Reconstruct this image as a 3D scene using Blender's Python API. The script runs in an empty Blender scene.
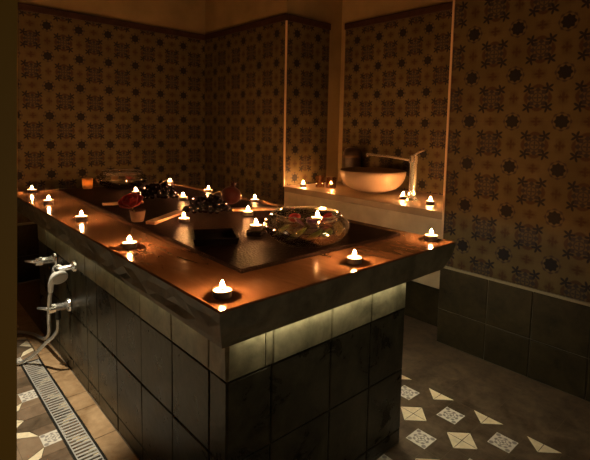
import bpy, bmesh, math, random
from mathutils import Vector, Matrix
R = random.Random(7)
PI = math.pi
SC = bpy.context.scene
COL = SC.collection
H = 0.70            # height of the stone table top above the floor

# ------------------------------------------------------------------ materials
class N:
    """tiny expression wrapper: arithmetic on shader sockets"""
    def __init__(s, nt, v): s.nt = nt; s.v = v
    def _m(s, op, *a):
        n = s.nt.nodes.new('ShaderNodeMath'); n.operation = op
        for i, x in enumerate((s,) + a):
            if isinstance(x, N): x = x.v
            if isinstance(x, (int, float)): n.inputs[i].default_value = x
            else: s.nt.links.new(x, n.inputs[i])
        return N(s.nt, n.outputs[0])
    def __add__(s, o): return s._m('ADD', o)
    __radd__ = __add__
    def __sub__(s, o): return s._m('SUBTRACT', o)
    def __rsub__(s, o): return N(s.nt, o)._m('SUBTRACT', s)
    def __mul__(s, o): return s._m('MULTIPLY', o)
    __rmul__ = __mul__
    def __truediv__(s, o): return s._m('DIVIDE', o)
    def abs(s): return s._m('ABSOLUTE')
    def frac(s): return s._m('FRACT')
    def floor(s): return s._m('FLOOR')
    def sqrt(s): return s._m('SQRT')
    def sin(s): return s._m('SINE')
    def cos(s): return s._m('COSINE')
    def atan2(s, o): return s._m('ARCTAN2', o)
    def min(s, o): return s._m('MINIMUM', o)
    def max(s, o): return s._m('MAXIMUM', o)
    def lt(s, o, w=0.012):          # soft s < o, 1 inside
        n = s.nt.nodes.new('ShaderNodeMapRange'); n.interpolation_type = 'SMOOTHSTEP'
        d = s - o
        s.nt.links.new(d.v, n.inputs[0])
        n.inputs[1].default_value = -w; n.inputs[2].default_value = w
        n.inputs[3].default_value = 1; n.inputs[4].default_value = 0
        return N(s.nt, n.outputs[0])

def newmat(name):
    m = bpy.data.materials.new(name); m.use_nodes = True
    nt = m.node_tree; b = nt.nodes['Principled BSDF']
    return m, nt, b
def mixc(nt, fac, a, b):
    n = nt.nodes.new('ShaderNodeMix'); n.data_type = 'RGBA'
    if isinstance(fac, N): fac = fac.v
    if isinstance(fac, (int, float)): n.inputs[0].default_value = fac
    else: nt.links.new(fac, n.inputs[0])
    for sck, x in ((n.inputs[6], a), (n.inputs[7], b)):
        if isinstance(x, tuple): sck.default_value = (*x[:3], 1)
        else: nt.links.new(x, sck)
    return n.outputs[2]
def coord(nt, kind='Object', scale=(1, 1, 1)):
    t = nt.nodes.new('ShaderNodeTexCoord'); mp = nt.nodes.new('ShaderNodeMapping')
    nt.links.new(t.outputs[kind], mp.inputs[0]); mp.inputs['Scale'].default_value = scale
    return mp.outputs[0]
def noise(nt, vec, scale, detail=4, rough=.55, dist=0):
    n = nt.nodes.new('ShaderNodeTexNoise'); nt.links.new(vec, n.inputs['Vector'])
    n.inputs['Scale'].default_value = scale; n.inputs['Detail'].default_value = detail
    n.inputs['Roughness'].default_value = rough; n.inputs['Distortion'].default_value = dist
    return n.outputs['Fac']
def ramp(nt, fac, stops):
    n = nt.nodes.new('ShaderNodeValToRGB')
    e = n.color_ramp.elements
    while len(e) < len(stops): e.new(.5)
    for k, (p, c) in zip(e, stops): k.position = p; k.color = (*c[:3], 1)
    nt.links.new(fac, n.inputs[0]); return n.outputs[0]
def bump(nt, b, h, strength=.3, dist=.01):
    n = nt.nodes.new('ShaderNodeBump'); n.inputs['Strength'].default_value = strength
    n.inputs['Distance'].default_value = dist
    if isinstance(h, N): h = h.v
    nt.links.new(h, n.inputs['Height']); nt.links.new(n.outputs[0], b.inputs['Normal'])
def plain(name, col, rough=.5, metal=0, spec=None, nscale=0, namt=.15, coat=0, bmp=0):
    m, nt, b = newmat(name)
    b.inputs['Roughness'].default_value = rough; b.inputs['Metallic'].default_value = metal
    if spec is not None: b.inputs['Specular IOR Level'].default_value = spec
    b.inputs['Coat Weight'].default_value = coat
    if nscale:
        f = noise(nt, coord(nt), nscale)
        c0 = tuple(max(0, x*(1-namt*2)) for x in col); c1 = tuple(x*(1+namt*2) for x in col)
        nt.links.new(ramp(nt, f, [(.3, c0), (.7, c1)]), b.inputs['Base Color'])
        if bmp: bump(nt, b, f, bmp)
    else: b.inputs['Base Color'].default_value = (*col, 1)
    return m
def emit(name, col, s):
    m, nt, b = newmat(name)
    nt.nodes.remove(b); e = nt.nodes.new('ShaderNodeEmission')
    e.inputs[0].default_value = (*col, 1); e.inputs[1].default_value = s
    nt.links.new(e.outputs[0], nt.nodes['Material Output'].inputs[0]); return m
def thin_glass(name, tint=(1, 1, 1), refl=(1, 1, 1), base=.06, rough=.02):
    m, nt, b = newmat(name); nt.nodes.remove(b)
    t = nt.nodes.new('ShaderNodeBsdfTransparent'); t.inputs[0].default_value = (*tint, 1)
    g = nt.nodes.new('ShaderNodeBsdfGlossy'); g.inputs[0].default_value = (*refl, 1); g.inputs['Roughness'].default_value = rough
    lw = nt.nodes.new('ShaderNodeLayerWeight'); lw.inputs[0].default_value = .38
    f = N(nt, lw.outputs['Fresnel'])*.8 + base
    mx = nt.nodes.new('ShaderNodeMixShader'); nt.links.new(f.v, mx.inputs[0])
    nt.links.new(t.outputs[0], mx.inputs[1]); nt.links.new(g.outputs[0], mx.inputs[2])
    nt.links.new(mx.outputs[0], nt.nodes['Material Output'].inputs[0]); return m

P = 0.2037
def wall_tile_mat():
    """encaustic tile pattern: dark medallions at the lattice points, leafy rosettes in the cell centres, small crosses between"""
    m, nt, b = newmat('patterned_wall_tile')
    uv = nt.nodes.new('ShaderNodeUVMap'); uv.uv_map = 'UVMap'
    sp = nt.nodes.new('ShaderNodeSeparateXYZ'); nt.links.new(uv.outputs[0], sp.inputs[0])
    U = N(nt, sp.outputs[0]); V = N(nt, sp.outputs[1])
    # medallion coordinates (centre at the lattice points), rosette coordinates (cell centre)
    au = (U + .5).frac() - .5; av = (V + .5).frac() - .5
    ru = U.frac() - .5; rv = V.frac() - .5
    r1 = (au*au + av*av).sqrt(); th1 = av.atan2(au)
    r2 = (ru*ru + rv*rv).sqrt(); th2 = rv.atan2(ru)
    wob = (th1*8).cos()
    disc = r1.lt(.135 + .014*wob)
    ringd = (r1 - .178).abs().lt(.012 + .012*(th1*8).cos(), .014)
    ringl = (r1 - .15).abs().lt(.008)
    # corner tufts of the rosette
    px = ru.abs() - .2; py = rv.abs() - .2
    rp = (px*px + py*py).sqrt(); tp = py.atan2(px)
    tuft = rp.lt(.078 + .042*(tp*5 + PI).cos(), .016)
    curl = (r2 - .165).abs().lt(.028 + .024*(th2*8).cos(), .014)
    inner = (r2 - .1).abs().lt(.014) .max(r2.lt(.045 + .035*(th2*4).cos(), .012))
    dots = (r2 - .245).abs().lt(.02 + .022*(th2*4).cos(), .014)
    # small cross motifs half way between medallions
    def motif(a, c):
        q = (a*a + c*c).sqrt(); t = c.atan2(a)
        return q.lt(.07 + .035*(t*4).cos(), .03).max((a.abs()).lt(.1, .02)*(c.abs()).lt(.012, .01)) .max((c.abs() - .06).abs().lt(.012)*(a.abs()).lt(.05))
    mo = motif(ru, av).max(motif(rv, au))
    blk = ru.abs().max(rv.abs()).lt(.255, .03)
    bar = ((ru.abs()).lt(.15, .04)*(av.abs()).lt(.085, .03)).max((rv.abs()).lt(.15, .04)*(au.abs()).lt(.085, .03))
    grout = (au.abs()).lt(.006, .004).max((av.abs()).lt(.006, .004))
    vec = coord(nt)
    f = noise(nt, vec, 6, 5)
    ground = ramp(nt, f, [(.3, (.060, .047, .020)), (.7, (.088, .070, .031))])
    c = mixc(nt, grout*.35, ground, (.06, .04, .025))
    c = mixc(nt, blk*.16, c, (.026, .019, .017))
    c = mixc(nt, bar*.28, c, (.030, .018, .012))
    c = mixc(nt, mo*.8, c, (.038, .018, .011))
    c = mixc(nt, dots*.8, c, (.035, .016, .012))
    c = mixc(nt, ringd*.85, c, (.025, .018, .022))
    c = mixc(nt, ringl*.2, c, (.10, .08, .06))
    c = mixc(nt, curl*.9, c, (.018, .016, .022))
    c = mixc(nt, inner*.85, c, (.022, .018, .022))
    c = mixc(nt, tuft*.95, c, (.008, .0075, .014))
    c = mixc(nt, disc*.97, c, (.006, .006, .010))
    nt.links.new(c, b.inputs['Base Color'])
    b.inputs['Roughness'].default_value = .62
    b.inputs['Specular IOR Level'].default_value = .15
    bump(nt, b, f, .05)
    return m

def stone_tile_mat(name, a, bcol, rough=.35, spec=.5):
    m, nt, b = newmat(name); v = coord(nt)
    f = noise(nt, v, 9, 7, .62, .6); g = noise(nt, v, 38, 5)
    x = N(nt, f)*.75 + N(nt, g)*.25
    nt.links.new(ramp(nt, x.v, [(.32, a), (.68, bcol)]), b.inputs['Base Color'])
    rr = N(nt, f)*.35 + (rough - .17)
    nt.links.new(rr.v, b.inputs['Roughness']); b.inputs['Specular IOR Level'].default_value = spec
    bump(nt, b, x, .35, .006); return m

M = {}
M['wall_tile'] = wall_tile_mat()
M['plaster'] = plain('ochre_plaster', (.20, .15, .07), .8, nscale=5, namt=.08, bmp=.1)
M['ledge'] = plain('beige_ledge_stone', (.36, .29, .19), .55, nscale=7, namt=.1)
M['ledge_top'] = plain('dimmed_ledge_stone', (.20, .145, .09), .45, nscale=7, namt=.1)  # ledge stone darkened on top to hold down the candle glow
M['moulding'] = plain('dark_border_tile', (.028, .012, .009), .6, spec=.2, nscale=20)
M['edge_trim'] = plain('pale_edge_strip', (.46, .34, .22), .4)
M['tile_trim'] = plain('olive_edge_strip', (.20, .175, .11), .45)
M['dado'] = stone_tile_mat('dark_wall_stone', (.012, .009, .0045), (.050, .037, .015), .55, .25)
M['base_tile'] = stone_tile_mat('dark_glazed_tile', (.0035, .003, .0017), (.062, .054, .032), .3, .25)
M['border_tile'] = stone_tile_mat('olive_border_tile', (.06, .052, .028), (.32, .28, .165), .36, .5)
M['grout'] = plain('dark_grout', (.15, .13, .09), .7)
M['grout_light'] = plain('floor_grout', (.16, .12, .08), .85)
M['brown_floor'] = stone_tile_mat('brown_floor_tile', (.085, .055, .033), (.29, .205, .135), .5, .35)
M['brown_floor2'] = stone_tile_mat('tan_floor_tile', (.18, .12, .075), (.34, .245, .16), .5, .35)
M['dark_floor'] = stone_tile_mat('umber_shaded_floor_tile', (.055, .038, .023), (.19, .135, .086), .5, .35)
M['tan_border'] = stone_tile_mat('ochre_border_tile', (.22, .125, .055), (.58, .40, .23), .45, .4)
M['cream_floor'] = plain('cream_inlay', (.86, .75, .53), .5, nscale=40, namt=.06)
def decor_mat():
    m, nt, b = newmat('ornamental_inlay')
    uv = nt.nodes.new('ShaderNodeUVMap'); uv.uv_map = 'UVMap'
    sp = nt.nodes.new('ShaderNodeSeparateXYZ'); nt.links.new(uv.outputs[0], sp.inputs[0])
    u = N(nt, sp.outputs[0]); v = N(nt, sp.outputs[1])
    r = (u*u + v*v).sqrt(); t = v.atan2(u)
    a = (r - .62).abs().lt(.07 + .06*(t*8).cos(), .05)
    p = (r - .32 - .1*(t*4).cos()).abs().lt(.055, .04)
    d = r.lt(.13, .05); q = ((u.abs() - .72)*(u.abs() - .72) + (v.abs() - .72)*(v.abs() - .72)).sqrt().lt(.2, .05)
    k = a.max(p).max(d).max(q)
    nt.links.new(mixc(nt, k*.75, (.74, .70, .62), (.17, .15, .15)), b.inputs['Base Color'])
    b.inputs['Roughness'].default_value = .5; return m
M['decor'] = decor_mat()
def slab_mat():
    m, nt, b = newmat('polished_brown_stone'); v = coord(nt, 'Object', (6, 1.3, 6))
    f = noise(nt, v, 2.6, 8, .6, 1.6); g = noise(nt, coord(nt), 30, 4)
    x = N(nt, f)*.8 + N(nt, g)*.2
    nt.links.new(ramp(nt, x.v, [(.30, (.145, .076, .042)), (.52, (.19, .106, .060)), (.70, (.23, .132, .078))]), b.inputs['Base Color'])
    r = N(nt, g)*.07 + .075; nt.links.new(r.v, b.inputs['Roughness'])
    b.inputs['Specular IOR Level'].default_value = .5; bump(nt, b, f, .015); return m
M['slab'] = slab_mat()
M['slab_edge'] = stone_tile_mat('cut_stone_edge', (.05, .043, .026), (.19, .16, .10), .5, .4)
def leather():
    m, nt, b = newmat('embossed_black_leather')
    vo = nt.nodes.new('ShaderNodeTexVoronoi'); nt.links.new(coord(nt), vo.inputs['Vector']); vo.inputs['Scale'].default_value = 130
    b.inputs['Base Color'].default_value = (.014, .009, .008, 1); b.inputs['Roughness'].default_value = .34
    bump(nt, b, vo.outputs['Distance'], .6, .004); b.inputs['Specular IOR Level'].default_value = .5; b.inputs['IOR'].default_value = 1.02; return m
M['leather'] = leather()
M['chrome'] = plain('chrome', (.92, .92, .90), .2, .85)
M['steel'] = plain('brushed_steel', (.66, .65, .62), .42, .45)
M['hose'] = plain('metal_hose', (.55, .55, .52), .35, .8)
M['rubber'] = plain('black_rubber', (.02, .02, .02), .5)
M['white'] = plain('white_plastic', (.8, .8, .76), .3)
M['ceramic'] = plain('glazed_white_ceramic', (.36, .27, .20), .2)
M['alu'] = plain('dull_metal_cup', (.10, .085, .075), .5, .6)
M['wax'] = plain('white_wax', (.92, .86, .74), .5)
M['wick'] = plain('charred_wick', (.02, .015, .01), .9)
def flame_mat():
    m, nt, b = newmat('candle_flame'); nt.nodes.remove(b)
    tc = nt.nodes.new('ShaderNodeTexCoord'); sp = nt.nodes.new('ShaderNodeSeparateXYZ'); nt.links.new(tc.outputs['Object'], sp.inputs[0])
    z = N(nt, sp.outputs[2]); st = (1 - z.lt(.0236, .003))*2500 + 8
    e = nt.nodes.new('ShaderNodeEmission'); e.inputs[0].default_value = (1, .41, .125, 1); nt.links.new(st.v, e.inputs[1])
    nt.links.new(e.outputs[0], nt.nodes['Material Output'].inputs[0]); return m
M['flame'] = flame_mat()
M['led'] = emit('led_tape', (1, .88, .60), 15)
M['led_bright'] = emit('bright_led_tape', (1, .86, .58), 125)
M['led_dim'] = emit('dim_led_tape', (1, .87, .55), 4)
M['glass'] = thin_glass('clear_bowl_glass', (.98, .985, .975), (1, 1, 1), .07, .05)
def rim_mat():
    m, nt, b = newmat('painted_rim_highlight'); out = nt.nodes['Material Output']
    b.inputs['Base Color'].default_value = (.75, .72, .66, 1); b.inputs['Roughness'].default_value = .15  # whitish diffuse share paints the bright line along the glass rim
    t = nt.nodes.new('ShaderNodeBsdfTransparent'); mx = nt.nodes.new('ShaderNodeMixShader'); mx.inputs[0].default_value = .3
    nt.links.new(t.outputs[0], mx.inputs[1]); nt.links.new(b.outputs[0], mx.inputs[2]); nt.links.new(mx.outputs[0], out.inputs[0]); return m
M['glass_rim'] = rim_mat()
M['water'] = thin_glass('clear_water', (.95, .97, .94), (1, 1, 1), .02, .03)
M['amber'] = thin_glass('warm_glass', (.95, .86, .72), (1, .9, .8), .06)
M['black'] = plain('black_slate', (.0025, .0025, .003), .8, spec=.01)
M['black_holder'] = plain('black_glass', (.01, .009, .009), .15)
M['dark_clay'] = plain('dark_ceramic', (.016, .009, .008), .45, nscale=15)
M['clay'] = plain('tan_clay', (.07, .04, .022), .7, nscale=25)
M['wood'] = plain('pale_wood', (.19, .115, .07), .5, nscale=30)
M['grape'] = plain('black_grape_skin', (.003, .0028, .0045), .08, spec=.16)
M['stem'] = plain('woody_stem', (.12, .09, .04), .7)
M['pom'] = plain('pomegranate_skin', (.026, .005, .0045), .5, 0, .15, nscale=12, namt=.2)
M['rose'] = plain('red_petal', (.24, .012, .010), .4, nscale=40)
M['rose_dark'] = plain('burgundy_petal', (.24, .02, .03), .4)
M['cream_petal'] = plain('cream_petal', (.85, .66, .38), .5)
M['leaf'] = plain('green_leaf', (.22, .30, .07), .4, nscale=30)
M['pink_petal'] = plain('pink_petal', (.75, .28, .2), .4)
M['plum'] = plain('purple_petal', (.12, .035, .12), .35)
M['jamb'] = plain('brown_painted_wood', (.36, .20, .02), .55, nscale=4, namt=.05)

# ------------------------------------------------------------------ mesh helpers
def link(name, bm, mats, parent=None, loc=(0, 0, 0), rz=0, smooth=False, z=0.0):
    me = bpy.data.meshes.new(name)
    bmesh.ops.recalc_face_normals(bm, faces=bm.faces[:])
    bm.to_mesh(me); bm.free()
    for k in (mats if isinstance(mats, (list, tuple)) else [mats]): me.materials.append(k)
    if smooth:
        for p in me.polygons: p.use_smooth = True
    o = bpy.data.objects.new(name, me); COL.objects.link(o)
    o.location = loc; o.rotation_euler.z = rz
    if parent: o.parent = parent
    return o
def empty(name, loc, rz=0):
    o = bpy.data.objects.new(name, None); COL.objects.link(o); o.location = loc; o.rotation_euler.z = rz
    o.empty_display_size = .05; return o
def tag(o, label, cat, group=None):
    o['label'] = label; o['category'] = cat
    if group: o['group'] = group
    return o
def struct(o): o['kind'] = 'structure'; return o
def copy_tree(o, parent=None):
    c = o.copy(); COL.objects.link(c)
    if parent: c.parent = parent; c.matrix_parent_inverse = o.matrix_parent_inverse.copy()
    for ch in list(o.children): copy_tree(ch, c)
    return c
def bx(bm, a, b, mi=0, bev=0):
    """axis box from corner a to corner b"""
    v = [bm.verts.new((x, y, z)) for z in (a[2], b[2]) for y in (a[1], b[1]) for x in (a[0], b[0])]
    fs = [bm.faces.new([v[i] for i in q]) for q in ((0, 2, 3, 1), (4, 5, 7, 6), (0, 1, 5, 4), (2, 6, 7, 3), (0, 4, 6, 2), (1, 3, 7, 5))]
    for f in fs: f.material_index = mi
    if bev:
        es = list({e for f in fs for e in f.edges})
        bmesh.ops.bevel(bm, geom=es, offset=bev, segments=2, affect='EDGES', profile=.5)
    return bm
def box(a, b, bev=0): return bx(bmesh.new(), a, b, 0, bev)
def lathe(bm, prof, seg=32, mi=0, M4=None):
    """revolve (r,z) points about z; r=0 closes with a point"""
    rings = []
    for r, z in prof:
        if r < 1e-6: rings.append([bm.verts.new((0, 0, z))])
        else: rings.append([bm.verts.new((r*math.cos(2*PI*i/seg), r*math.sin(2*PI*i/seg), z)) for i in range(seg)])
    vs = [v for k in rings for v in k]
    for a, b in zip(rings, rings[1:]):
        for i in range(seg):
            j = (i + 1) % seg
            if len(a) == 1 and len(b) == 1: continue
            if len(a) == 1: f = bm.faces.new((a[0], b[i], b[j]))
            elif len(b) == 1: f = bm.faces.new((a[i], a[j], b[0]))
            else: f = bm.faces.new((a[i], a[j], b[j], b[i]))
            f.material_index = mi
    if M4 is not None: bmesh.ops.transform(bm, matrix=M4, verts=vs)
    return bm
def catmull(pts, n=8):
    pts = [Vector(p) for p in pts]; q = [pts[0]*2 - pts[1]] + pts + [pts[-1]*2 - pts[-2]]; out = []
    for i in range(1, len(q) - 2):
        for k in range(n):
            t = k/n; a, b, c, d = q[i-1:i+3]
            out.append(.5*((2*b) + (c - a)*t + (2*a - 5*b + 4*c - d)*t*t + (3*b - a - 3*c + d)*t**3))
    out.append(pts[-1]); return out
def tube(bm, pts, r, seg=12, caps=True):
    pts = [Vector(p) for p in pts]; rings = []; up = Vector((0, 0, 1)); prev = None
    for i, p in enumerate(pts):
        t = (pts[min(i+1, len(pts)-1)] - pts[max(i-1, 0)]).normalized()
        if prev is None: a = t.orthogonal().normalized()
        else: a = (prev - t*prev.dot(t)).normalized()
        prev = a; b = t.cross(a); rr = r[i] if isinstance(r, (list, tuple)) else r
        rings.append([bm.verts.new(p + (a*math.cos(2*PI*k/seg) + b*math.sin(2*PI*k/seg))*rr) for k in range(seg)])
    for x, y in zip(rings, rings[1:]):
        for k in range(seg): bm.faces.new((x[k], x[(k+1) % seg], y[(k+1) % seg], y[k]))
    if caps: bm.faces.new(rings[0]); bm.faces.new(rings[-1][::-1])
    return bm
def along(a, b):
    """matrix that takes the z axis onto direction a->b at a"""
    a = Vector(a); d = Vector(b) - a
    return Matrix.Translation(a) @ d.to_track_quat('Z', 'Y').to_matrix().to_4x4()

def uvwall(o, fu, fv):
    me = o.data; uv = me.uv_layers.new(name='UVMap')
    for l in me.loops:
        c = me.vertices[l.vertex_index].co
        uv.data[l.index].uv = (fu(c), fv(c))

def tiled(bm, org, du, dv, us, vs, nrm, gap=.0016, th=.0055, bev=.003, mat=lambda i, j: 0, jit=.0012):
    """a field of separate pillowed tiles on a plane: us/vs joint positions along du/dv, nrm outwards"""
    org, du, dv, nrm = map(Vector, (org, du, dv, nrm))
    for i in range(len(us) - 1):
        for j in range(len(vs) - 1):
            u0, u1, v0, v1 = us[i] + gap, us[i+1] - gap, vs[j] + gap, vs[j+1] - gap
            q = [(u0, v0), (u1, v0), (u1, v1), (u0, v1)]; w = [(u0+bev, v0+bev), (u1-bev, v0+bev), (u1-bev, v1-bev), (u0+bev, v1-bev)]
            lo = [bm.verts.new(org + du*a + dv*b) for a, b in q]
            md = [bm.verts.new(org + du*a + dv*b + nrm*th*.65) for a, b in q]
            hi = [bm.verts.new(org + du*a + dv*b + nrm*(th + R.uniform(-jit, jit))) for a, b in w]
            fs = [bm.faces.new(hi)]
            for k in range(4):
                l = (k+1) % 4
                fs.append(bm.faces.new((md[k], md[l], hi[l], hi[k]))); fs.append(bm.faces.new((lo[k], lo[l], md[l], md[k])))
            for f in fs: f.material_index = mat(i, j)
    return bm

# ------------------------------------------------------------------ the room
X1, X2, Y1, YC, YN = 1.572, 2.128, 2.742, 1.655, .393     # right wall, alcove back, back wall, alcove far side, alcove near side
ZT0, ZT1, ZC = H - .287, H + 1.135, 2.75                  # tile band bottom / top, ceiling
XL, YF = -1.35, -.85
z0 = .4464 + H
FV = lambda c: (c.z - z0)/P

def wall_part(name, a, b, mat): return struct(link(name, box(a, b), mat))
# patterned tile bands (each a slab standing 8 mm proud of the wall core)
def tile_band(name, a, b, fu, num):
    o = struct(link(name, box(a, b), M['wall_tile'])); uvwall(o, fu, FV); return o
struct(link('wall_back', box((XL-.1, Y1+.008, 0), (X1+.2, Y1+.2, ZC)), M['plaster']))
tile_band('wall_back_tiles', (XL, Y1, ZT0), (X1, Y1+.009, ZT1), lambda c: (c.x - .3507)/P, 0)
struct(link('wall_right', box((X1+.008, YC+.008, 0), (X1+.2, Y1+.2, ZC)), M['plaster']))
tile_band('wall_right_tiles', (X1, YC, ZT0), (X1+.009, Y1, ZT1), lambda c: (2.370 - c.y)/P, 1)
# near stretch of the right wall, rising past the top of the photograph
struct(link('wall_front_right', box((X1+.008, YF, 0), (X2+.2, YN-.001, ZC)), M['plaster']))
tile_band('wall_front_right_tiles', (X1, YF, ZT0), (X1+.009, YN, ZT1), lambda c: (.2787 - c.y)/P, 2)
# alcove
struct(link('wall_alcove', box((X2+.008, YN-.001, 0), (X2+.2, YC+.2, ZC)), M['plaster']))
tile_band('wall_alcove_tiles', (X2, YN, H-.3), (X2+.009, 1.615, ZT1+.02), lambda c: (1.0868 - c.y)/P, 3)
struct(link('wall_alcove_side', box((X1+.19, YC+.008, 0), (X2+.2, YC+.2, ZC)), M['plaster']))
tile_band('wall_alcove_side_tiles', (X1, YC, H-.3), (1.997, YC+.009, ZT1), lambda c: (c.x - 1.673)/P, 4)
struct(link('wall_left', box((XL-.2, YF, 0), (XL, Y1+.2, ZC)), M['plaster']))
struct(link('ceiling', box((XL-.2, YF, ZC), (X2+.2, Y1+.2, ZC+.1)), M['plaster']))
# dark border tile running along the top of the patterned band
def mould(n, a, b):
    bm = box(a, b, .006); return struct(link('trim_%d' % n, bm, M['moulding']))
mz0, mz1 = ZT1 - .004, ZT1 + .044
mould(1, (XL, Y1-.012, mz0), (X1, Y1+.01, mz1))
mould(2, (X1-.012, YC-.012, mz0), (X1+.01, Y1-.012, mz1))
mould(3, (X1+.01, YC-.012, mz0), (2.0, YC+.01, mz1))
mould(4, (X2-.012, YN, mz0+.018), (X2+.01, 1.62, mz1+.018))
mould(5, (X1-.012, YF, mz0), (X1+.01, YN, mz1))
# pale edge strips on the outer corners and under the patterned tile
def strip(n, a, b): return struct(link('trim_%d' % n, box(a, b), M['edge_trim' if n < 8 else 'tile_trim']))
strip(6, (X1-.004, YC-.004, H-.02), (X1+.006, YC+.006, ZT1-.004))
strip(7, (X1-.004, YN-.006, H-.3), (X1+.006, YN+.004, ZT1-.004))
strip(8, (X1-.010, YF, ZT0-.012), (X1+.004, YN, ZT0+.001))
strip(9, (XL, Y1-.010, ZT0-.012), (X1-.01, Y1+.004, ZT0+.001))
strip(10, (X1-.010, YC, ZT0-.012), (X1+.004, Y1-.01, ZT0+.001))
# dado of large dark stone tiles
def dado(name, org, du, us, nrm):
    bm = bmesh.new()
    L0, L1 = us[0], us[-1]; o = Vector(org); d = Vector(du); n = Vector(nrm)
    vs = [.003, H-.518, ZT0-.012]
    tiled(bm, org, du, (0, 0, 1), us, vs, nrm, gap=.0015, th=.008, bev=.003, jit=.0008)
    q = [bm.verts.new(o + d*a + n*.002 + Vector((0, 0, z))) for a, z in ((L0, 0), (L1, 0), (L1, ZT0-.011), (L0, ZT0-.011))]
    f = bm.faces.new(q); f.material_index = 1
    return struct(link(name, bm, [M['dado'], M['grout']]))
dado('baseboard_front_right', (X1, 0, 0), (0, 1, 0), [-.83, -.735, -.52, -.298, -.068, .137, YN], (-1, 0, 0))
dado('baseboard_right', (X1, 0, 0), (0, 1, 0), [YC+.002] + [YC+.2*k for k in range(1, 6)] + [Y1-.012], (-1, 0, 0))
dado('baseboard_back', (0, Y1, 0), (1, 0, 0), [XL + .21*k for k in range(14)] + [X1-.012], (0, -1, 0))
# cores behind the dado of the right wall so it is closed
# door jamb the photograph looks past
bm = box((-1.3, -.45, 0), (-.4847, -.33, ZC))
for v in bm.verts:
    if v.co.x > -1: v.co.x += v.co.z*.0362        # the jamb stands two degrees out of plumb
o = struct(link('door_jamb', bm, M['jamb']))
o.name = 'trim_11'

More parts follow.
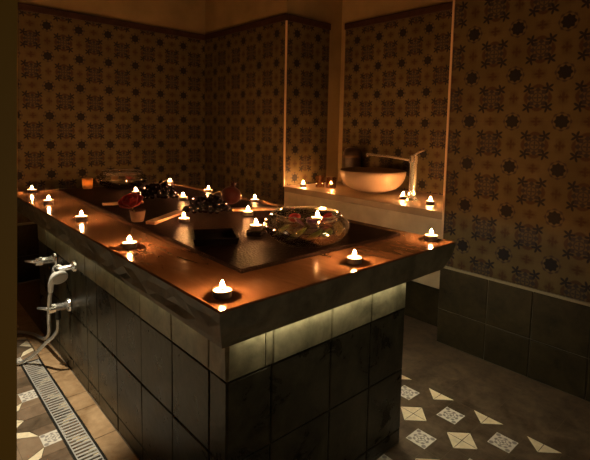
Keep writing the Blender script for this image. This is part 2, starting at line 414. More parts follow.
# floor: grout bed and inlaid tiles in one mesh
def floor():
    bm = bmesh.new(); uvs = {}
    G, BR, B2, DK, TN, CR, DC = range(7)
    q = [bm.verts.new(p) for p in ((XL, YF, -.003), (X2, YF, -.003), (X2, Y1, -.003), (XL, Y1, -.003))]
    bm.faces.new(q).material_index = G
    lo = [bm.verts.new((v.co.x, v.co.y, -.08)) for v in q]
    bm.faces.new(lo[::-1])
    for k in range(4): bm.faces.new((q[k], lo[k], lo[(k+1) % 4], q[(k+1) % 4]))
    def poly(pts, mi, inset=.0012):
        c = Vector((sum(p[0] for p in pts)/len(pts), sum(p[1] for p in pts)/len(pts), 0)); vs = []
        for p in pts:
            w = Vector((p[0], p[1], 0)); d = (c - w); w = w + d.normalized()*inset*1.4
            vs.append(bm.verts.new((w.x, w.y, 0)))
        f = bm.faces.new(vs); f.material_index = mi
        f.normal_update()
        if f.normal.z < 0: f.normal_flip()
        return f
    def decor(cx, cy, h):
        f = poly([(cx-h, cy-h), (cx+h, cy-h), (cx+h, cy+h), (cx-h, cy+h)], DC)
        uvs[f] = (cx, cy, h)
    # right of the table: 20 cm tiles, ornamental square in the centre, cream corners
    def tile(cx, cy, s, h, t, shade, sy=None, inlay=True):
        s2 = s/2; t2 = t
        ty = (sy or s)/2
        if not inlay:
            poly([(cx-s2, cy-ty), (cx+s2, cy-ty), (cx+s2, cy+ty), (cx-s2, cy+ty)], shade()); return
        decor(cx, cy, h)
        for sx, sg in ((1, 1), (-1, 1), (-1, -1), (1, -1)):
            poly([(cx+sx*s2, cy+sg*ty), (cx+sx*(s2-t2), cy+sg*ty), (cx+sx*s2, cy+sg*(ty-t2))], CR)
        # four brown hexagon halves: trapezoid-like pieces between square and edge
        e = .0
        poly([(cx-h, cy+h), (cx+h, cy+h), (cx+s2-t2, cy+ty), (cx-s2+t2, cy+ty)], shade())
        poly([(cx-h, cy-h), (cx+h, cy-h), (cx+s2-t2, cy-ty), (cx-s2+t2, cy-ty)], shade())
        poly([(cx+h, cy-h), (cx+h, cy+h), (cx+s2, cy+ty-t2), (cx+s2, cy-ty+t2)], shade())
        poly([(cx-h, cy-h), (cx-h, cy+h), (cx-s2, cy+ty-t2), (cx-s2, cy-ty+t2)], shade())
        # the corner pieces between the cream triangles and the square
        for sx, sg in ((1, 1), (-1, 1), (-1, -1), (1, -1)):
            poly([(cx+sx*h, cy+sg*h), (cx+sx*(s2-t2), cy+sg*ty), (cx+sx*s2, cy+sg*(ty-t2))], shade())
    PX = .2035
    for i in range(-1, 7):
        for j in range(-16, 9):
            cx, cy = .852 + PX*i, .018 - PX*j
            if cx + PX/2 > X1 + .02 and cx - PX/2 > X1: continue
            if cy < YF + .1 or cy > Y1 - .1: continue
            # the inlaid field is a carpet beside the table's near end; plain stone round it
            inl = i <= 1 and cy < .3
            tile(cx, cy, PX, .04, .06, lambda: DK, inlay=inl)  # dimmer light on this side is put into the darker tile colour
    # ochre border strip along the table's left side
    ys = [-.83, -.62, -.41, -.20, .01, .30, .52, .77, .98, 1.095, 1.33, 1.55, 1.76, 1.98, 2.2, 2.42, Y1-.02]
    for a, b in zip(ys, ys[1:]): poly([(-.026, a), (.053, a), (.053, b), (-.026, b)], TN)
    # left of the drain: ornamental squares, cream triangles and brown hexagons
    py, pxl = .334, .21
    for i in range(0, 5):
        cx = -.125 - pxl*i
        for j in range(-5, 6):
            cy = 1.21 + py*j
            if cy < YF + .2 or cy > Y1 - .2: continue
            h = .036
            decor(cx, cy, h+.002)
            a, b = pxl/2, py/2
            poly([(cx-h, cy+h), (cx+h, cy+h), (cx+.055, cy+.085), (cx-.055, cy+.085)], BR)
            poly([(cx-h, cy-h), (cx+h, cy-h), (cx+.055, cy-.085), (cx-.055, cy-.085)], B2)
            for sg in (1, -1):      # broad hexagonal bands
                poly([(cx-.055, cy+sg*.085), (cx+.055, cy+sg*.085), (cx+a, cy+sg*.115), (cx+.055, cy+sg*b), (cx-.055, cy+sg*b), (cx-a, cy+sg*.115)], DK if sg > 0 else BR)
            # brown hexagon between neighbouring ornamental squares
            poly([(cx-a, cy+.075), (cx-a-.035*0-.0, cy-.075), (cx-h, cy-h), (cx-h, cy+h)], B2)
            poly([(cx+a, cy+.075), (cx+a, cy-.075), (cx+h, cy-h), (cx+h, cy+h)], B2)
            for sx in (1, -1):
                for sg in (1, -1):
                    poly([(cx+sx*a, cy+sg*.075), (cx+sx*h, cy+sg*h), (cx+sx*.055, cy+sg*.085), (cx+sx*a, cy+sg*.115)], CR)
                    poly([(cx+sx*a, cy+sg*.115), (cx+sx*.055, cy+sg*b), (cx+sx*a, cy+sg*b)], CR)
    bm.faces.index_update()
    data = {f.index: v for f, v in uvs.items()}
    me = bpy.data.meshes.new('floor'); bm.to_mesh(me); bm.free()
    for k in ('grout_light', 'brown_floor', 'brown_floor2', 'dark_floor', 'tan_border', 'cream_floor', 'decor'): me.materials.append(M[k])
    uv = me.uv_layers.new(name='UVMap')
    for p in me.polygons:
        if p.index in data:
            cx, cy, h = data[p.index]
            for li in p.loop_indices:
                c = me.vertices[me.loops[li].vertex_index].co; uv.data[li].uv = ((c.x-cx)/h, (c.y-cy)/h)
    o = bpy.data.objects.new('floor', me); COL.objects.link(o); return struct(o)
floor()

# floor drain
d = tag(empty('floor_drain', (-.065, 0, 0)), 'long steel slot drain let into the floor beside the tiled table base', 'drain')
bm = bmesh.new(); y0, y1 = -.6, 1.5
for s in (-1, 1): bx(bm, (s*.0375-.0035, y0, -.002), (s*.0375+.0035, y1, .004))
bx(bm, (-.041, y1-.001, -.002), (.041, y1+.006, .004)); bx(bm, (-.041, y0-.006, -.002), (.041, y0+.001, .004))
link('frame', bm, plain('dark_drain_frame', (.05, .05, .045), .4, .7), d)
bm = bmesh.new(); n = 114; st = (y1-y0)/n
for s in (-1, 1): bx(bm, (s*.0315-.0018, y0+.002, .0005), (s*.0315+.0018, y1-.002, .0045))
for k in range(n): bx(bm, (-.030, y0+k*st+.003, .0005), (.030, y0+k*st+.003+st*.5, .0042))
link('grate', bm, M['steel'], d)
bm = box((-.034, y0+.001, -.0025), (.034, y1-.001, -.001)); link('channel', bm, M['rubber'], d)

# ------------------------------------------------------------------ the heated stone table
W, L, T = .99, 2.195, .09
tb = tag(empty('massage_table', (0, 0, 0)), 'large hammam massage table with polished brown stone top and dark tiled base', 'massage table')
bx0, bx1, by0, by1 = .055, .775, .055, 1.83
base = link('base', box((bx0+.006, by0+.006, 0), (bx1-.006, by1-.006, H-T+.002)), M['grout'], tb)
zs = [.001, H-.643, H-.425, H-.207]
us_s = [.0, .135, .355, .535, bx1-bx0]
us_l = [.0, .08, .28, .49, .70, .895, 1.02, 1.22, 1.43, 1.60, by1-by0]
bm = bmesh.new()
tiled(bm, (bx0+.006, by0+.006, 0), (1, 0, 0), (0, 0, 1), [min(max(u-.006, -.005), bx1-bx0-.007) for u in us_s], zs, (0, -1, 0))
tiled(bm, (bx0+.006, by0+.006, 0), (0, 1, 0), (0, 0, 1), [min(max(u-.006, -.005), by1-by0-.007) for u in us_l], zs, (-1, 0, 0))
tiled(bm, (bx1-.006, by0+.006, 0), (0, 1, 0), (0, 0, 1), [min(max(u-.006, -.005), by1-by0-.007) for u in us_l], zs, (1, 0, 0))
tiled(bm, (bx0+.006, by1-.006, 0), (1, 0, 0), (0, 0, 1), [min(max(u-.006, -.005), bx1-bx0-.007) for u in us_s], zs, (0, 1, 0))
link('wall_tiles', bm, M['base_tile'], base)
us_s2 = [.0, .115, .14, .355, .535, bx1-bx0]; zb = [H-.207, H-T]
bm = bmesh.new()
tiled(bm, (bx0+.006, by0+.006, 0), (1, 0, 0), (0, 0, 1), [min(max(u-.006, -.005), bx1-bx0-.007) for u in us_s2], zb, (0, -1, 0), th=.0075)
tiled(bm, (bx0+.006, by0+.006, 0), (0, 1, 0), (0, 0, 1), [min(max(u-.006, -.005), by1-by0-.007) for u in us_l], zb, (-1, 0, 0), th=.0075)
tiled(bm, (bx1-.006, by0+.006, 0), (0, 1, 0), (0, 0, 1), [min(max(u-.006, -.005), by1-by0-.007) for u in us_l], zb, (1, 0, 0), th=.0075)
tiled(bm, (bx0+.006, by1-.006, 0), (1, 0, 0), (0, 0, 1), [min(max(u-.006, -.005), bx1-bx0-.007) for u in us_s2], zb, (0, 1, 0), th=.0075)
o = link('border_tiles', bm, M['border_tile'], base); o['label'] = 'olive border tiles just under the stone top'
# the slab: polished top, sawn sides with a few chipped facets
def slab():
    bm = bmesh.new(); nx, ny, nz = 12, 40, 4
    rings = []
    def per(z, ins_l, ins_r, ins_y, jit):
        p = []
        def add(x, y, s): p.append((x, y, s))
        for k in range(nx): add(ins_l + (W-ins_l-ins_r)*k/nx, ins_y, 'n')
        for k in range(ny): add(W-ins_r, ins_y + (L-2*ins_y)*k/ny, 'r')
        for k in range(nx): add(W-ins_r - (W-ins_l-ins_r)*k/nx, L-ins_y, 'f')
        for k in range(ny): add(ins_l, L-ins_y - (L-2*ins_y)*k/ny, 'l')
        out = []
        for x, y, s in p:
            jx = jy = 0
            if jit:
                j = R.uniform(-1, 1)*jit
                if s == 'l': jx = abs(j)*4.0
                elif s == 'r': jx = j
                elif s == 'n': jy = j*.35
            out.append(bm.verts.new((x+jx, y+jy, z)))
        return out
    prof = [(0, .004, .004, .004, 0), (-.004, 0, 0, 0, 0), (-.03, .002, .008, .001, .0022), (-.055, .005, .025, .003, .0028), (-.075, .008, .05, .005, .002), (-T, .013, .065, .009, 0)]
    rings = [per(H+z, a, b, c, j) for z, a, b, c, j in prof]
    n = len(rings[0])
    bm.faces.new(rings[0]).material_index = 0
    for q, (x, y) in enumerate(zip(rings, rings[1:])):
        for i in range(n):
            j = (i+1) % n
            mi = 0 if q == 0 else 1
            if R.random() < .5 or q == 0:
                fs = [(x[i], y[i], y[j], x[j])] if q == 0 else [(x[i], y[i], y[j]), (x[i], y[j], x[j])]
            else: fs = [(x[i], y[i], x[j]), (y[i], y[j], x[j])]
            for f in fs: bm.faces.new(f).material_index = mi
    bm.faces.new(rings[-1][::-1]).material_index = 1
    return link('stone_slab', bm, [M['slab'], M['slab_edge']], tb)
slab()

# LED tape glued under the overhang
def led(loc, size, label, mk='led'):
    t = tag(empty('led_strip', loc), label, 'light')
    link('housing', box((-size[0]/2, -size[1]/2, .006), (size[0]/2, size[1]/2, .0105)), M['steel'], t)
    link('diffuser', box((-size[0]/2+.001, -size[1]/2+.001, 0), (size[0]/2-.001, size[1]/2-.001, .006)), M[mk], t)
    return t
led((.45, .033, H-T-.0108), (.70, .012), 'led strip glowing under the near short edge of the stone top')
led((.86, .30, H-T-.0108), (.012, .5), 'led strip glowing under the stone top on the sink side', 'led_bright')
led((.030, .95, H-T-.0108), (.010, 1.5), 'led strip glowing under the long edge above the shower taps', 'led_dim')

# ------------------------------------------------------------------ wash-stand ledge in the alcove
ZL = H - .015
ld = tag(empty('sink_ledge', (X1, YC, 0)), 'beige stone wash ledge built into the tiled alcove under the round basin', 'ledge')
link('ledge_top', box((.0, YN-YC+.002, -.04+ZL), (X2-X1-.001, -.002, ZL), .004), M['ledge_top'], ld)
link('front_panel', box((.004, YN-YC+.002, H-.42), (.10, -.002, ZL-.04)), M['ledge'], ld)
link('plinth', box((.16, YN-YC+.002, 0), (X2-X1-.001, -.002, H-.42)), M['dado'], ld)

# basin
bs = tag(empty('vessel_sink', (1.86, 1.09, ZL)), 'round white ceramic vessel basin on the alcove ledge', 'sink')
out = [(0, 0), (.055, 0), (.06, .004)] + [(.06 + .158*math.sin(a*PI/2/12)**.9, .006 + .139*(1-math.cos(a*PI/2/12)**.95)) for a in range(1, 13)]
inn = [(r-.008, z+.006) for r, z in out[3:]][::-1]; inn[0] = (out[-1][0]-.008, out[-1][1])
prof = out + [(out[-1][0]-.004, out[-1][1]+.003)] + inn + [(.03, .014), (0, .013)]
link('bowl', lathe(bmesh.new(), prof, 56), M['ceramic'], bs, smooth=True)
link('drain_plug', lathe(bmesh.new(), [(0, .018), (.02, .017), (.022, .0135), (0, .013)], 20), M['chrome'], bs, smooth=True)

# tall basin tap
tp = tag(empty('basin_tap', (1.770, .715, ZL)), 'tall chrome basin tap with a long slim spout', 'tap')
link('base_flange', lathe(bmesh.new(), [(0, 0), (.032, 0), (.032, .006), (.026, .01), (0, .01)], 28), M['chrome'], tp, smooth=False)
link('column', lathe(bmesh.new(), [(.0, .009), (.024, .009), (.022, .04), (.022, .215), (.026, .225), (.026, .262), (.022, .268), (0, .268)], 28), M['chrome'], tp, smooth=True)
bm = bmesh.new(); tube(bm, [(.004, .015, .236), (.03, .20, .248), (.055, .40, .252)], .0075, 10); tube(bm, [(.055, .392, .252), (.056, .398, .236)], .0065, 10)
link('spout', bm, M['chrome'], tp, smooth=True)
bm = bmesh.new(); tube(bm, [(0, -.0, .266), (-.005, -.03, .285), (-.01, -.075, .30)], [.006, .0055, .004], 10); link('lever', bm, M['chrome'], tp, smooth=True)

# dark canister behind the basin
cn = tag(empty('canister', (2.03, 1.425, ZL)), 'dark rounded ceramic canister with a pale band behind the white basin', 'canister')
sq = lambda r, z: (r, z)
link('body', lathe(bmesh.new(), [(0, 0), (.058, 0), (.064, .01), (.066, .20), (.062, .245), (.052, .268), (.03, .278), (0, .28)], 36), M['dark_clay'], cn, smooth=True)
link('band', lathe(bmesh.new(), [(.0655, .205), (.0675, .207), (.0675, .222), (.0655, .224)], 36), M['clay'], cn, smooth=True)

# ------------------------------------------------------------------ tealights
tl = empty('tealight', (0, 0, 0)); tl.scale = (1.1, 1.1, 1.06)
link('cup', lathe(bmesh.new(), [(0, 0), (.0195, 0), (.0205, .001), (.0205, .0155), (.0212, .0160), (.0205, .0165), (.0197, .0155), (.0197, .002), (0, .002)], 28), M['alu'], tl, smooth=False)
link('wax', lathe(bmesh.new(), [(0, .0021), (.0195, .0021), (.0195, .0146), (.012, .0142), (0, .0140)], 28), M['wax'], tl, smooth=False)
bm = bmesh.new(); tube(bm, [(0, 0, .014), (0, 0, .019), (.0008, 0, .0215)], .0006, 6)
link('wick', bm, M['wick'], tl)
link('flame', lathe(bmesh.new(), [(0, .0165), (.0030, .0185), (.0047, .0225), (.0048, .0265), (.0034, .0312), (.0014, .0350), (0, .0375)], 14), M['flame'], tl, smooth=True)
first = [True]
def tealight(x, y, z, label, group):
    o = tl if first[0] else copy_tree(tl); first[0] = False
    o.location = (x, y, z); o.rotation_euler.z = R.uniform(0, 6)
    return tag(o, label, 'candle', group)
G1 = 'tealights round the edge of the stone top'
for x, y, l in (
    (.054, .074, 'lit tealight on the near left corner of the bare stone top'),
    (.060, .635, 'lit tealight on the long bare stone edge, second from the near corner'),
    (.076, 1.176, 'lit tealight on the long bare stone edge, third from the near corner'),
    (.078, 1.69, 'lit tealight on the long bare stone edge, fourth from the near corner'),
    (.100, 2.14, 'lit tealight at the far left end of the stone top, nearest the door jamb'),
    (.505, .060, 'lit tealight on the near short stone edge in front of the big glass bowl'),
    (.950, .077, 'lit tealight on the right corner of the stone top by the patterned wall'),
    (.925, 1.125, 'lit tealight on the far stone edge right of the pomegranate'),
    (.915, 1.58, 'lit tealight on the far stone edge left of the pomegranate'),
    (.905, 2.06, 'lit tealight on the far stone edge behind the far bunch of grapes')):
    tealight(x, y, H, l, G1)
ZM = H + .012
G2 = 'tealights on the black mat'
for x, y, l in (
    (.505, 1.66, 'lit tealight on the black mat between the red rose and the far glass bowl'),
    (.625, 1.345, 'lit tealight on the black mat between the two bunches of grapes'),
    (.360, .838, 'lit tealight on the black mat beside the slanting wooden board'),
    (.652, .806, 'lit tealight on the black mat in front of the straight wooden board')):
    tealight(x, y, ZM, l, G2)

# mat
mt = bmesh.new()
c = [(.183, .184), (.905, .178), (.868, 2.09), (.228, 2.10)]
lo = [mt.verts.new((x, y, H)) for x, y in c]; hi = [mt.verts.new((x, y, ZM)) for x, y in c]
mt.faces.new(hi); mt.faces.new(lo[::-1])
for k in range(4): mt.faces.new((lo[k], lo[(k+1) % 4], hi[(k+1) % 4], hi[k]))
bmesh.ops.bevel(mt, geom=[e for e in mt.edges], offset=.003, segments=2, affect='EDGES')
tag(link('table_mat', mt, M['leather']), 'black embossed leather mat covering the middle of the stone top', 'mat')

# square black glass holder with its candle
hl = tag(empty('candle_holder', (.455, .483, ZM), .6), 'small square black candle holder beside the near glass bowl', 'candle holder')
bm = bx(bmesh.new(), (-.028, -.028, 0), (.028, .028, .020), 0, .003); link('block', bm, M['black_holder'], hl)
bm = bmesh.new(); lathe(bm, [(.0235, .0195), (.0245, .0203), (.0225, .0203), (.0225, .0195)], 28); link('rim', bm, M['chrome'], hl)
tealight(.455, .483, ZM+.020, 'lit tealight standing on the square black candle holder', None)

# glass bowls with water
gb = empty('glass_bowl', (.518, .285, ZM))
op = [(0, 0), (.055, 0), (.085, .006), (.112, .020), (.132, .042), (.138, .058), (.134, .073), (.121, .087), (.111, .094), (.1115, .099), (.109, .1015)]
ip = [(.106, .098), (.107, .093), (.118, .086), (.1305, .072), (.1345, .058), (.1285, .043), (.109, .023), (.083, .0095), (.055, .005), (0, .005)]
link('bowl', lathe(bmesh.new(), op + ip, 64), M['glass'], gb, smooth=True)
rt = lathe(bmesh.new(), [(1*.1090 + .0016*math.cos(2*PI*k/10), .1000 + .0016*math.sin(2*PI*k/10)) for k in range(11)], 64)
link('rim', rt, M['glass_rim'], gb, smooth=True)
gb.scale = (1.05, 1.05, 1.06)
tag(gb, 'large squat clear glass bowl of water and petals near the table end', 'bowl', 'glass bowls with floating petals')
wt = lathe(bmesh.new(), [(0, .0056), (.055, .0056), (.0825, .0102), (.1083, .0238), (.1275, .0435), (.1335, .058), (.1325, .0635), (.131, .0635), (0, .0635)], 64)
wo = tag(link('water', wt, M['water'], None, (.518, .285, ZM), smooth=False), 'clear water filling the near large glass bowl', 'water'); wo.scale = (1.045, 1.045, 1.05)
gb2 = copy_tree(gb); gb2.location = (.535, 1.935, ZM)
tag(gb2, 'squat clear glass bowl at the far end of the black mat', 'bowl', 'glass bowls with floating petals')
w2 = copy_tree(wo); w2.location = (.535, 1.935, ZM); tag(w2, 'clear water filling the far glass bowl', 'water')
tealight(.612, .330, ZM+.0540, 'lit tealight floating in the near glass bowl', None)

def petal(bm, L_, Wd, curl, cup):
    nu, nv = 7, 6; g = []
    for i in range(nu+1):
        t = i/nu; w = Wd*math.sin(PI*min(1, .08+t*.9))**.7; row = []
        for j in range(nv+1):
            s = j/nv*2-1
            row.append(bm.verts.new((L_*t*math.cos(curl*t), s*w, L_*t*math.sin(curl*t)*.8 + cup*s*s*w)))
        g.append(row)
    fs = []
    for i in range(nu):
        for j in range(nv): fs.append(bm.faces.new((g[i][j], g[i+1][j], g[i+1][j+1], g[i][j+1])))
    bmesh.ops.solidify(bm, geom=fs, thickness=.0012)
    return bm
def floater(name, x, y, z, rz, tilt, mat, L_, Wd, label, cat, group, curl=.5, cup=.5):
    o = link(name, petal(bmesh.new(), L_, Wd, curl, cup), mat, None, (x, y, z), rz, True)
    o.rotation_euler = (tilt*.5, -tilt, rz); return tag(o, label, cat, group)
bxc, byc = .518, .285
gp = 'petals and leaves in the near glass bowl'
for (dx, dy, dz, rz, ti, mk, l, w, lab, nm) in (
    (.058, -.085, .040, .9, .55, 'cream_petal', .055, .017, 'cream petal leaning in the right of the near glass bowl', 'flower_petal'),
    (.045, -.030, .046, 2.4, .3, 'rose', .055, .024, 'red petal lowest in the middle of the near glass bowl', 'flower_petal'),
    (.072, -.040, .060, .3, .25, 'rose', .050, .024, 'bright red petal in the near glass bowl beside the cream petal', 'flower_petal'),
    (.030, -.062, .056, 2.9, .3, 'pink_petal', .040, .018, 'pink petal near the front of the near glass bowl', 'flower_petal'),
    (.084, -.022, .064, -.6, .3, 'rose_dark', .050, .024, 'burgundy petal at the right side of the near glass bowl', 'flower_petal'),
    (-.035, .010, .062, 2.4, .25, 'plum', .050, .024, 'purple petal floating left of centre in the near glass bowl', 'flower_petal'),
    (-.010, -.030, .062, 1.2, .3, 'plum', .048, .022, 'purple petal floating at the centre of the near glass bowl', 'flower_petal'),
    (.000, .060, .062, .4, .2, 'rose_dark', .05, .022, 'burgundy petal floating at the back of the near glass bowl', 'flower_petal'),
    (-.062, -.030, .024, -.6, .15, 'leaf', .08, .021, 'green leaf sunk at the front left of the near glass bowl', 'leaf'),
    (-.030, -.078, .027, -.5, .15, 'leaf', .07, .019, 'green leaf sunk at the front of the near glass bowl', 'leaf'),
    (.014, -.085, .030, .1, .2, 'leaf', .06, .017, 'green leaf sunk under the cream petal in the near glass bowl', 'leaf'),
    (-.080, .025, .032, -.9, .2, 'leaf', .07, .019, 'green leaf sunk at the left of the near glass bowl', 'leaf')):
    dx -= math.cos(rz)*l/2; dy -= math.sin(rz)*l/2
    floater(nm, bxc+dx, byc+dy, ZM+dz, rz, ti, M[mk], l, w, lab, 'petal' if nm != 'leaf' else 'leaf', gp)
for (dx, dy, rz, mk, lab) in ((-.06, -.03, 1.0, 'cream_petal', 'cream petal floating at the left of the far glass bowl'),
        (.03, -.05, 2.0, 'rose', 'red petal floating at the front of the far glass bowl'),
        (.05, .02, .2, 'rose_dark', 'burgundy petal floating at the right of the far glass bowl'),
        (-.01, .04, 3.0, 'plum', 'purple petal floating at the back of the far glass bowl')):
    floater('flower_petal', .535+dx, 1.935+dy, ZM+.056, rz, .2, M[mk], .05, .022, lab, 'petal', 'petals in the far glass bowl')

# black square dish
def frustum(bm, a, b, z0_, z1_):
    lo = [bm.verts.new((sx*a[0], sy*a[1], z0_)) for sx, sy in ((-1, -1), (1, -1), (1, 1), (-1, 1))]
    hi = [bm.verts.new((sx*b[0], sy*b[1], z1_)) for sx, sy in ((-1, -1), (1, -1), (1, 1), (-1, 1))]
    return lo, hi
bd = bmesh.new()
l0, h0 = frustum(bd, (.068, .072), (.073, .078), 0, .022)
l1, h1 = frustum(bd, (.062, .067), (.067, .072), .008, .0222)
bd.faces.new(l0[::-1]); bd.faces.new(l1)
for k in range(4):
    j = (k+1) % 4
    bd.faces.new((l0[k], l0[j], h0[j], h0[k])); bd.faces.new((h0[k], h0[j], h1[j], h1[k])); bd.faces.new((h1[k], h1[j], l1[j], l1[k]))
tag(link('square_dish', bd, M['black'], None, (.301, .510, ZM), -.475), 'matt black square dish on the near end of the black mat', 'dish')

# wooden boards
def board(name, a, b, w, h, label):
    a = Vector((*a, ZM)); b = Vector((*b, ZM)); d = b - a
    o = link(name, box((0, -w/2, 0), (d.length, w/2, h), .002), M['wood'], None, a, math.atan2(d.y, d.x)); return tag(o, label, 'board', 'narrow wooden boards on the mat')
board('wooden_board', (.236, .872), (.44, 1.020), .042, .012, 'narrow pale wooden board lying slantwise near the clay pot')
board('wooden_board', (.655, .935), (.845, .832), .040, .012, 'narrow pale wooden board lying between pomegranate and near glass bowl')
board('wooden_board', (.238, 1.405), (.42, 1.37), .03, .012, 'narrow pale wooden board lying left of the red rose')

# grapes
grape_me = None
def bunch(x, y, lx, ly, h, n, label, rz):
    t = tag(empty('grape_bunch', (x, y, ZM), rz), label, 'grapes', 'bunches of black grapes'); pts = []; tries = 0
    global grape_me
    if grape_me is None:
        b_ = bmesh.new(); bmesh.ops.create_uvsphere(b_, u_segments=16, v_segments=10, radius=1)
        grape_me = bpy.data.meshes.new('grape'); b_.to_mesh(grape_me); b_.free(); grape_me.materials.append(M['grape'])
        for p in grape_me.polygons: p.use_smooth = True
    while len(pts) < n and tries < 6000:
        tries += 1
        u, v = R.uniform(-1, 1), R.uniform(-1, 1)
        if u*u + v*v > 1: continue
        top = h*(1 - (u*u + v*v))**.6
        r = R.uniform(.0105, .0135)
        z = max(r*1.13, R.uniform(.0, 1)*top)
        p = Vector((u*lx, v*ly, z))
        if all((p - q).length > (r + s)*.86 for q, s in pts): pts.append((p, r))
    for p, r in pts:
        o = bpy.data.objects.new('grape', grape_me); COL.objects.link(o); o.parent = t; o.location = p
        o.scale = (r, r, r*1.12); o.rotation_euler = (R.uniform(-.6, .6), R.uniform(-.6, .6), 0)
    bm = bmesh.new(); tube(bm, catmull([(-lx*.5, 0, h*.3), (0, .0, h*.75), (lx*.3, .01, h+.004), (lx*.55, .015, h+.012)], 5), .0022, 7)
    link('stem', bm, M['stem'], t, smooth=True); return t
bunch(.555, .985, .098, .072, .078, 62, 'bunch of black grapes in front of the pomegranate', -.7)
bunch(.565, 1.505, .105, .085, .085, 62, 'bunch of black grapes on the far half of the black mat', -.7)

# pomegranate
pg = tag(empty('pomegranate', (.748, 1.085, ZM)), 'dark red pomegranate with a crown standing behind the grapes', 'pomegranate')
T4 = Matrix.Translation((0, 0, .046)) @ Matrix.Rotation(.22, 4, 'Y') @ Matrix.Translation((0, 0, -.046))
pr = [(0, .001)] + [(.049*math.sin(a)*(1+.02*math.cos(3*a)), .046-.045*math.cos(a)) for a in [PI*k/16 for k in range(1, 15)]] + [(.012, .092), (.010, .096), (0, .096)]
link('fruit', lathe(bmesh.new(), pr, 36, 0, T4), M['pom'], pg, smooth=True)
cr = bmesh.new()
lathe(cr, [(.0095, .090), (.011, .098), (.0135, .108), (.0115, .108), (.009, .098)], 12, 0)
for k in range(6):
    a = k*PI/3; m_ = Matrix.Rotation(a, 4, 'Z') @ Matrix.Translation((.0125, 0, .106)) @ Matrix.Rotation(.4, 4, 'Y')
    v = [cr.verts.new(m_ @ Vector(p)) for p in ((-.001, -.005, 0), (-.001, .005, 0), (.001, .005, 0), (.001, -.005, 0), (0, 0, .013))]
    for q in ((0, 1, 4), (1, 2, 4), (2, 3, 4), (3, 0, 4), (0, 3, 2, 1)): cr.faces.new([v[i] for i in q])
bmesh.ops.transform(cr, matrix=T4, verts=cr.verts[:])
link('crown', cr, M['pom'], pg)

# clay pot with a red rose leaning out of it
cp = tag(empty('clay_pot', (.222, .958, ZM)), 'small tan clay pot under the red rose', 'pot')
link('pot', lathe(bmesh.new(), [(0, 0), (.021, 0), (.024, .004), (.030, .040), (.032, .046), (.029, .046), (.027, .040), (.021, .006), (0, .006)], 28), M['clay'], cp, smooth=True)
rs = tag(empty('rose', (.225, .985, ZM+.047)), 'red rose bloom leaning out of the small clay pot', 'flower')
def rose_bm():
    bm = bmesh.new(); k = 0
    for ring, (n, L_, w, tilt, rr) in enumerate(((3, .034, .018, 1.45, .003), (5, .042, .026, 1.15, .006), (6, .048, .030, .72, .008), (7, .050, .032, .22, .008))):
        for i in range(n):
            sub = bmesh.new(); petal(sub, L_, w, .35, .45)
            m_ = Matrix.Rotation(2*PI*i/n + ring*.5, 4, 'Z') @ Matrix.Translation((rr, 0, 0)) @ Matrix.Rotation(-tilt, 4, 'Y')
            bmesh.ops.transform(sub, matrix=m_, verts=sub.verts[:])
            me = bpy.data.meshes.new('t'); sub.to_mesh(me); sub.free(); bm.from_mesh(me); bpy.data.meshes.remove(me)
    return bm
T5 = Matrix.Translation((-.012, .004, .012)) @ Matrix.Rotation(-.35, 4, 'Y') @ Matrix.Rotation(.25, 4, 'X')
bm = rose_bm(); bmesh.ops.transform(bm, matrix=T5, verts=bm.verts[:]); link('bloom', bm, M['rose'], rs, smooth=True)
bm = bmesh.new(); lathe(bm, [(0, -.006), (.008, -.003), (.013, .004), (.015, .012), (.012, .010), (0, .002)], 16, 0, T5); link('calyx', bm, M['leaf'], rs, smooth=True)
bm = bmesh.new(); tube(bm, [(-.008, .014, .002), (-.006, -.02, -.02), (-.003, -.028, -.038)], .0022, 8); link('stem', bm, M['leaf'], rs, smooth=True)

# alcove candles and glasses
G3 = 'tealights on the alcove ledge'
for x, y, l in ((1.668, 1.555, 'lit tealight at the left end of the alcove ledge'),
                (1.775, 1.385, 'lit tealight inside the glass votive left of the white basin'),
                (1.777, .785, 'lit tealight on the alcove ledge between basin and tap'),
                (1.740, .575, 'lit tealight at the right end of the alcove ledge')):
    tealight(x, y, ZL + (.006 if 'votive' in l else 0), l, G3).scale = (1.15, 1.15, 1.15)
def tumbler(x, y, r, h, label):
    o = link('glass_votive', lathe(bmesh.new(), [(0, 0), (r*.9, 0), (r, .006), (r*1.06, h), (r*1.0, h), (r*.94, .008), (r*.85, .0055), (0, .0055)], 36), M['amber'], None, (x, y, ZL), 0, True)
    return tag(o, label, 'candle glass', 'glasses on the alcove ledge')
tumbler(1.775, 1.385, .034, .075, 'glass votive holding a tealight left of the white basin')
tumbler(1.740, 1.462, .030, .080, 'empty clear glass standing between the two left alcove candles')

# frosted glass with its own candle behind the far bowl
m, nt, b = newmat('frosted_amber_glass'); nt.nodes.remove(b)
tr = nt.nodes.new('ShaderNodeBsdfTranslucent'); tr.inputs[0].default_value = (.55, .34, .16, 1)
gl = nt.nodes.new('ShaderNodeBsdfGlossy'); gl.inputs[0].default_value = (.9, .8, .7, 1); gl.inputs['Roughness'].default_value = .25
mx = nt.nodes.new('ShaderNodeMixShader'); mx.inputs[0].default_value = .08
nt.links.new(tr.outputs[0], mx.inputs[1]); nt.links.new(gl.outputs[0], mx.inputs[2]); nt.links.new(mx.outputs[0], nt.nodes['Material Output'].inputs[0])
fg = lathe(bmesh.new(), [(0, 0), (.024, 0), (.027, .005), (.030, .062), (.028, .062), (.025, .007), (.022, .0055), (0, .0055)], 36)
tag(link('frosted_votive', fg, m, None, (.372, 2.045, ZM), 0, True), 'small frosted amber votive glass glowing left of the far glass bowl', 'candle glass')
tealight(.372, 2.045, ZM + .006, 'lit tealight inside the frosted amber votive by the far bowl', None)

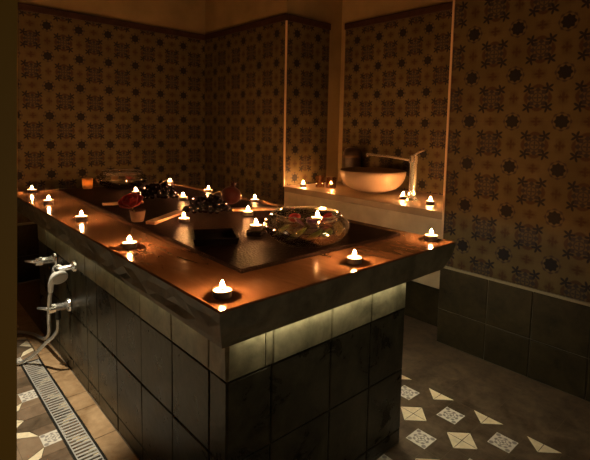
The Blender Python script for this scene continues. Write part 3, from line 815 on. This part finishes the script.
# ------------------------------------------------------------------ shower fittings on the table's long side
FX = .0520
def cyl(bm, a, b, r0, r1=None, seg=20):
    r1 = r0 if r1 is None else r1; l = (Vector(b)-Vector(a)).length
    return lathe(bm, [(0, 0), (r0, 0), (r1, l), (0, l)], seg, 0, along(a, b))
def mixer(loc, label, lever_to, outlet):
    t = tag(empty('shower_tap', loc), label, 'tap')
    bm = bmesh.new(); lathe(bm, [(0, 0), (.030, 0), (.028, .006), (.016, .012), (0, .012)], 24, 0, along((0, 0, 0), (-1, 0, 0))); link('flange', bm, M['chrome'], t, smooth=False)
    bm = bmesh.new(); cyl(bm, (-.010, 0, 0), (-.060, 0, 0), .016); cyl(bm, (-.056, 0, 0), (-.082, 0, 0), .020, .018); link('body', bm, M['chrome'], t)
    bm = bmesh.new(); tube(bm, [(-.075, 0, 0), tuple(Vector((-.075, 0, 0)).lerp(Vector(lever_to), .5)), lever_to], [.007, .006, .005], 10); link('lever', bm, M['chrome'], t, smooth=True)
    if outlet:
        bm = bmesh.new(); cyl(bm, (-.045, 0, -.006), (-.045, 0, -.05), .011, .0105); link('outlet', bm, M['rubber'], t)
    return t
mixer((FX, 1.50, H-.235), 'upper chrome tap nearest the far end of the table side', (-.115, .035, .003), False)
mixer((FX, 1.30, H-.395), 'lower chrome tap with the shower hose attached', (-.105, .075, -.012), True)
hk = tag(empty('shower_bracket', (FX, 1.20, H-.197)), 'chrome wall bracket holding the hand shower', 'bracket')
bm = bmesh.new(); lathe(bm, [(0, 0), (.024, 0), (.022, .008), (.013, .014), (0, .014)], 24, 0, along((0, 0, 0), (-1, 0, 0))); link('flange', bm, M['chrome'], hk)
bm = bmesh.new(); cyl(bm, (-.012, 0, 0), (-.054, .018, -.008), .011); lathe(bm, [(.012, -.014), (.019, -.014), (.021, .014), (.014, .014), (.012, -.014)], 20, 0, Matrix.Translation((-.060, .030, -.014)) @ Matrix.Rotation(.9, 4, 'X')); link('arm', bm, M['chrome'], hk)
hs = tag(empty('hand_shower', (-.016, 1.172, H-.222)), 'white hand shower head hanging by its wall bracket', 'hand shower')
fd = Vector((.05, -.84, -.50)).normalized()      # the way the spray face looks
hc = Vector((0, 0, 0))
bm = bmesh.new(); lathe(bm, [(0, -.018), (.017, -.016), (.030, -.005), (.033, .004), (.031, .010), (0, .011)], 32, 0, along(hc, hc+fd)); link('head', bm, M['white'], hs, smooth=True)
bm = bmesh.new(); lathe(bm, [(0, .0108), (.025, .0108), (.025, .0125), (0, .0125)], 32, 0, along(hc, hc+fd)); link('spray_face', bm, M['steel'], hs)
hp = catmull([hc - fd*.008, hc - fd*.022 + Vector((-.008, .010, -.012)), hc + Vector((-.014, .062, -.040)), hc + Vector((-.010, .095, -.085))], 6)
bm = bmesh.new(); tube(bm, hp, [.015 - .005*k/(len(hp)-1) for k in range(len(hp))], 14); link('handle', bm, M['white'], hs, smooth=True)
e0 = Vector(hs.location) + hp[-1]
pts = [(FX-.045, 1.30, H-.446), (FX-.047, 1.303, .205), (-.012, 1.318, .170), (-.030, 1.340, .146), (-.052, 1.42, .078), (-.080, 1.475, .030), (-.115, 1.50, .0125),
       (-.20, 1.56, .0095), (-.30, 1.72, .0085), (-.22, 1.88, .0085), (-.08, 1.89, .0085), (.0, 1.80, .012), (.018, 1.62, .045), (.0, 1.435, .14), (-.02, 1.337, .244), (-.028, 1.285, .345), tuple(e0 + Vector((0, 0, -.001)))]
bm = bmesh.new(); cpts = catmull(pts, 10); tube(bm, cpts, [.0075 + .0006*(i % 2) for i in range(len(cpts))], 12)
tag(link('shower_hose', bm, M['hose'], smooth=True), 'flexible grey shower hose looping from the lower tap across the drain', 'hose')

# ------------------------------------------------------------------ light, camera, view
w = bpy.data.worlds.new('hall'); SC.world = w; w.use_nodes = True
bg = w.node_tree.nodes['Background']; bg.inputs[0].default_value = (1, .70, .34, 1); bg.inputs[1].default_value = .012
def area(name, loc, target, size, e, col):
    l = bpy.data.lights.new(name, 'AREA'); l.shape = 'RECTANGLE'; l.size, l.size_y = size; l.energy = e; l.color = col
    o = bpy.data.objects.new(name, l); COL.objects.link(o); o.location = loc
    o.rotation_euler = (Vector(target)-Vector(loc)).to_track_quat('-Z', 'Y').to_euler(); return o
def spot(name, loc, target, e, col, ang, blend, rad):
    l = bpy.data.lights.new(name, 'SPOT'); l.energy = e; l.color = col; l.spot_size = ang; l.spot_blend = blend; l.shadow_soft_size = rad
    o = bpy.data.objects.new(name, l); COL.objects.link(o); o.location = loc
    o.rotation_euler = (Vector(target)-Vector(loc)).to_track_quat('-Z', 'Y').to_euler(); return o
spot('left_floor_fill', (-.75, 1.15, 2.65), (-.53, 1.15, 0), 300, (1, .86, .62), math.radians(33), .35, .03)  # unseen spot added to brighten the left floor, cone kept off the stone top

area('left_side_fill', (-1.25, .55, .42), (0, .55, .55), (.25, .25), .35, (1, .86, .60))  # added soft light for the slab side and glints on taps and tiles
area('front_fill', (.7, -2.4, .55), (.5, 0, .35), (.4, .3), 4.6, (1, .80, .50))  # added fill behind the camera for the table front, below slab height

f = 457.5; pitch, yaw, roll = .0972, .7453, .0208
fw = Vector((math.sin(yaw)*math.cos(pitch), math.cos(yaw)*math.cos(pitch), -math.sin(pitch)))
r_ = Vector((math.cos(yaw), -math.sin(yaw), 0)); u_ = r_.cross(fw)
r2, u2 = r_*math.cos(roll) + u_*math.sin(roll), u_*math.cos(roll) - r_*math.sin(roll)
cd = bpy.data.cameras.new('camera'); cam = bpy.data.objects.new('camera', cd); COL.objects.link(cam)
cd.sensor_fit = 'HORIZONTAL'; cd.sensor_width = 36; cd.lens = f/590*36
cd.shift_x = (295-304.23)/590; cd.shift_y = (173.02-230)/590; cd.clip_start = .02
cam.matrix_world = Matrix(((r2.x, u2.x, -fw.x, -.5138), (r2.y, u2.y, -fw.y, -.8157), (r2.z, u2.z, -fw.z, .3961+H), (0, 0, 0, 1)))
SC.camera = cam
SC.view_settings.view_transform = 'Standard'; SC.view_settings.look = 'None'
SC.view_settings.exposure = 0; SC.view_settings.gamma = 1; SC.view_settings.use_curve_mapping = False
